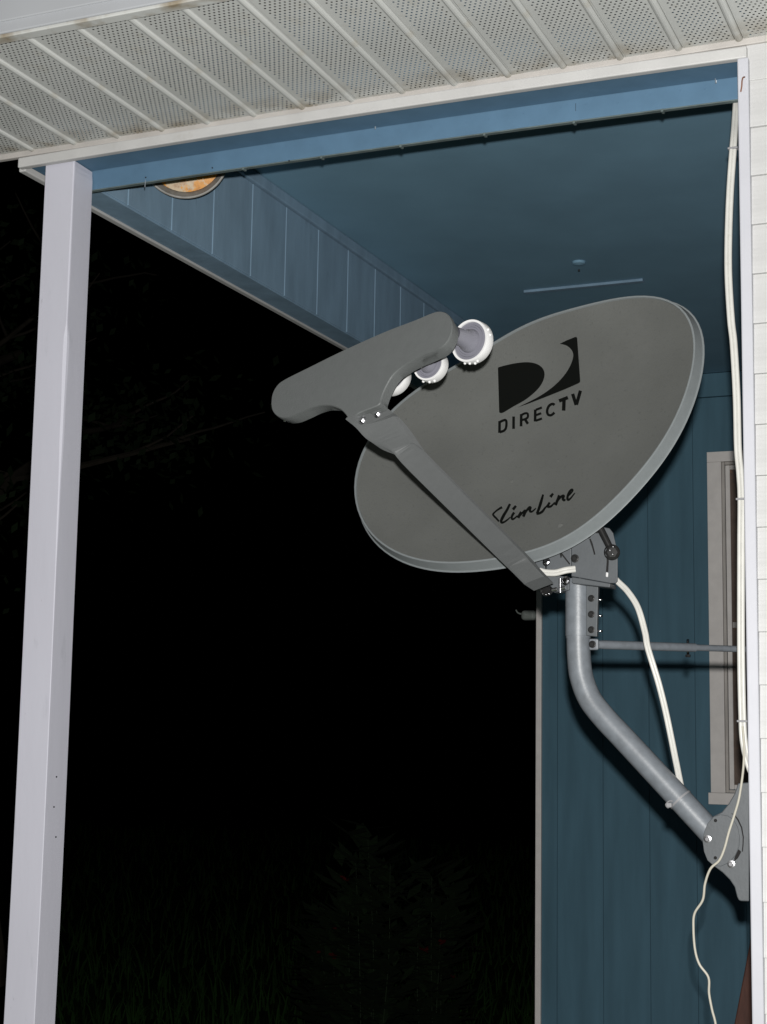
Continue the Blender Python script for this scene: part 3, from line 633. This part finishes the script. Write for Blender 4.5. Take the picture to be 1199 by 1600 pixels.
pts = [hit(u, v, 1, y) for u, v, y in ((1154, 120, .135), (1152, 150, .125), (1149.5, 185, .10), (1146, 232, .06), (1141.3, 300, .06), (1138.7, 371, .06), (1138.7, 431, .06), (1142.7, 499, .06), (1147, 539, .06), (1151.5, 619, .06), (1153.5, 699, .06), (1157, 740, .06), (1159, 780, .06), (1158.5, 860, .06), (1158.5, 1019, .06), (1160.5, 1119, .06), (1163, 1160, .06), (1171, 1195, .06), (1184, 1225, .06))]
P = smooth_path(pts, 8)
T = np.gradient(P, axis=0); T /= np.linalg.norm(T, axis=1)[:, None]; o_ = np.cross(T, (0, 1, 0))
for k in (-1, 1): MB().tube(P + o_ * .0035 * k + np.array([0, .001 * k, 0]), .0044, 12).build('strand', 'cable', wc)
for v in (231, 780, 1123):
    i = int(np.argmin([abs(p_[2] - hit(1158, v, 1, YC_)[2]) for p_ in P])); q = P[i]
    MB().box(q - (.0105, .007, .0022), q + (.0105, .007, .0022)).build('cable_tie', 'tie', wc, .001)
wp = [(1161, 1135), (1163, 1165), (of + 485 / kf, og), (of + 460 / kf, og + 180 / kf), (of + 430 / kf, og + 290 / kf), (of + 395 / kf, og + 400 / kf), (of + 368 / kf, og + 500 / kf), (of + 335 / kf, og + 575 / kf), (of + 280 / kf, og + 628 / kf), (of + 247 / kf, og + 720 / kf), (of + 233 / kf, og + 820 / kf), (of + 182 / kf, og + 905 / kf), (of + 175 / kf, og + 1000 / kf), (of + 185 / kf, og + 1130 / kf), (of + 212 / kf, og + 1220 / kf), (of + 268 / kf, og + 1302 / kf), (of + 272 / kf, og + 1400 / kf), (of + 290 / kf, og + 1500 / kf), (of + 315 / kf, og + 1610 / kf), (of + 320 / kf, og + 1800 / kf)]
yy = np.interp(np.arange(len(wp)), [0, 2, 3, 8, 10, len(wp) - 1], [.05, .045, .04, .04, .05, .06])
w_ = MB().tube(smooth_path([hit(u, v, 1, y) for (u, v), y in zip(wp, yy)], 8), .0024, 8).build('ground_wire', 'wire')
w_['label'] = 'thin cream wire hanging loosely across the mast foot at lower right'; w_['category'] = 'wire'

# ---------------------------------------------------------------- garden in the dark
def at_y(u, y): return hit(u, 1300, 1, y)[0]
b = MB(); nb = 5200
yy = 8 + 22 * rng.random(nb) ** 1.6; uu = rng.uniform(60, 900, nb)
for y, u in zip(yy, uu):
    x = at_y(u, y); h_ = rng.uniform(.10, .32); a = rng.uniform(0, 6.28); w = .004 + .0006 * y; lx, ly = rng.normal(0, .08, 2)
    ca, sa = math.cos(a) * w, math.sin(a) * w
    b.add([(x - ca, y - sa, 0), (x + ca, y + sa, 0), (x + ca * .6 + lx * .4, y + sa * .6 + ly * .4, h_ * .6), (x - ca * .6 + lx * .4, y - sa * .6 + ly * .4, h_ * .6), (x + lx, y + ly, h_)], [(0, 1, 2, 3), (3, 2, 4)])
b.build('grass', 'grass', kind='stuff')
def plant(u, y, tops, blooms, label, seed):
    r_ = random.Random(seed); x = at_y(u, y)
    e = empty('flowering_plant', (x, y, 0), label, 'plant', None); sm, lf = MB(), MB()
    for tu, tv in tops:
        t_ = hit(tu, tv, 1, y + r_.uniform(-.25, .25)); bx = np.array([x + (t_[0] - x) * .35, y + r_.uniform(-.12, .12), 0])
        P = smooth_path([bx, bx + (t_ - bx) * .5 + (r_.uniform(-.05, .05), 0, .05), t_], 8); sm.tube(P, np.linspace(.006, .002, len(P)), 6)
        for i in range(3, len(P)):
            for _ in range(9):
                a = r_.uniform(0, 6.28); L_ = r_.uniform(.10, .34); d = np.array([math.cos(a), math.sin(a), r_.uniform(-.1, .7)]) * L_; s_ = np.array([-math.sin(a), math.cos(a), 0]) * L_ * r_.uniform(.12, .26)
                p_ = P[i] + np.array([r_.gauss(0, .05) for _ in range(3)]); lf.add([p_, p_ + d * .5 + s_, p_ + d, p_ + d * .5 - s_], [(0, 1, 2, 3)])
    sm.build('stems', 'leaf', e); lf.build('leaves', 'leaf', e)
    for bu, bv, rr in blooms:
        c_ = hit(bu, bv, 1, y - .3); q = MB()
        for _ in range(10):
            a, z_ = r_.uniform(0, 6.28), r_.uniform(-.3, 1); d = np.array([math.cos(a), math.sin(a), z_]) * rr; s_ = np.array([-math.sin(a), math.cos(a), .2]) * rr * .5
            q.add([c_, c_ + d * .6 + s_, c_ + d, c_ + d * .6 - s_], [(0, 1, 2, 3)])
        q.build('bloom', 'bloom', e)
plant(575, 7.2, [(575, 1312), (556, 1345), (610, 1350), (545, 1400), (590, 1380)], [(540, 1376, .03), (535, 1372, .02)], 'tallest dark green flowering plant in the night garden between post and wall', 1)
plant(520, 7.6, [(520, 1450), (500, 1470), (540, 1460), (515, 1430)], [(520, 1495, .04), (497, 1490, .025), (523, 1452, .02)], 'low dark plant with red blooms left of the tallest garden plant', 2)
plant(680, 7.6, [(675, 1370), (700, 1400), (655, 1430), (690, 1440)], [(662, 1486, .045), (690, 1473, .035), (708, 1527, .02)], 'dark plant with two red blooms nearest the blue back wall', 3)

# a big tree that the flash barely reaches, seen through the open porch
def tree(x, y, h_, label, seed):
    r_ = random.Random(seed); e = empty('garden_tree', (x, y, 0), label, 'tree'); tr, cr = MB(), MB(); tips = []
    def limb(p, d, L_, r, lv):
        P = [np.array(p)]; d = unit(d)
        for k in range(6):
            d = unit(d + np.array([r_.gauss(0, .12), r_.gauss(0, .12), r_.gauss(.03, .08)])); P.append(P[-1] + d * L_ / 6)
        tr.tube(P, np.linspace(r, r * .45, 7), 7 if lv < 2 else 5)
        if lv >= 2: tips.extend(P[2:])
        if lv < 3:
            for k in range(5 if lv == 0 else 4):
                q = P[r_.choice((3, 4, 5, 6) if lv else (2, 3, 4, 5, 6))]; a = r_.uniform(0, 6.28)
                limb(q, d * .5 + np.array([math.cos(a), math.sin(a), r_.uniform(-.1, .5)]), L_ * r_.uniform(.45, .7), r * .45, lv + 1)
    limb((x, y, 0), (0, 0, 1), h_ * .55, .22, 0)
    for t_ in tips:
        for _ in range(10):
            c_ = t_ + np.array([r_.gauss(0, .28) for _ in range(3)]); d = unit([r_.gauss(0, 1) for _ in range(3)]); w_ = unit(np.cross(d, (.3, .5, .8))); L_ = r_.uniform(.08, .17)
            cr.add([c_, c_ + d * L_ * .5 + w_ * L_ * .28, c_ + d * L_, c_ + d * L_ * .5 - w_ * L_ * .28], [(0, 1, 2, 3)])
    tr.build('trunk', 'bark', e); cr.build('crown', 'tree_leaf', e)
tree(-9.0, 9.5, 10.5, 'large dark leafy tree barely lit in the night behind the white post', 5)
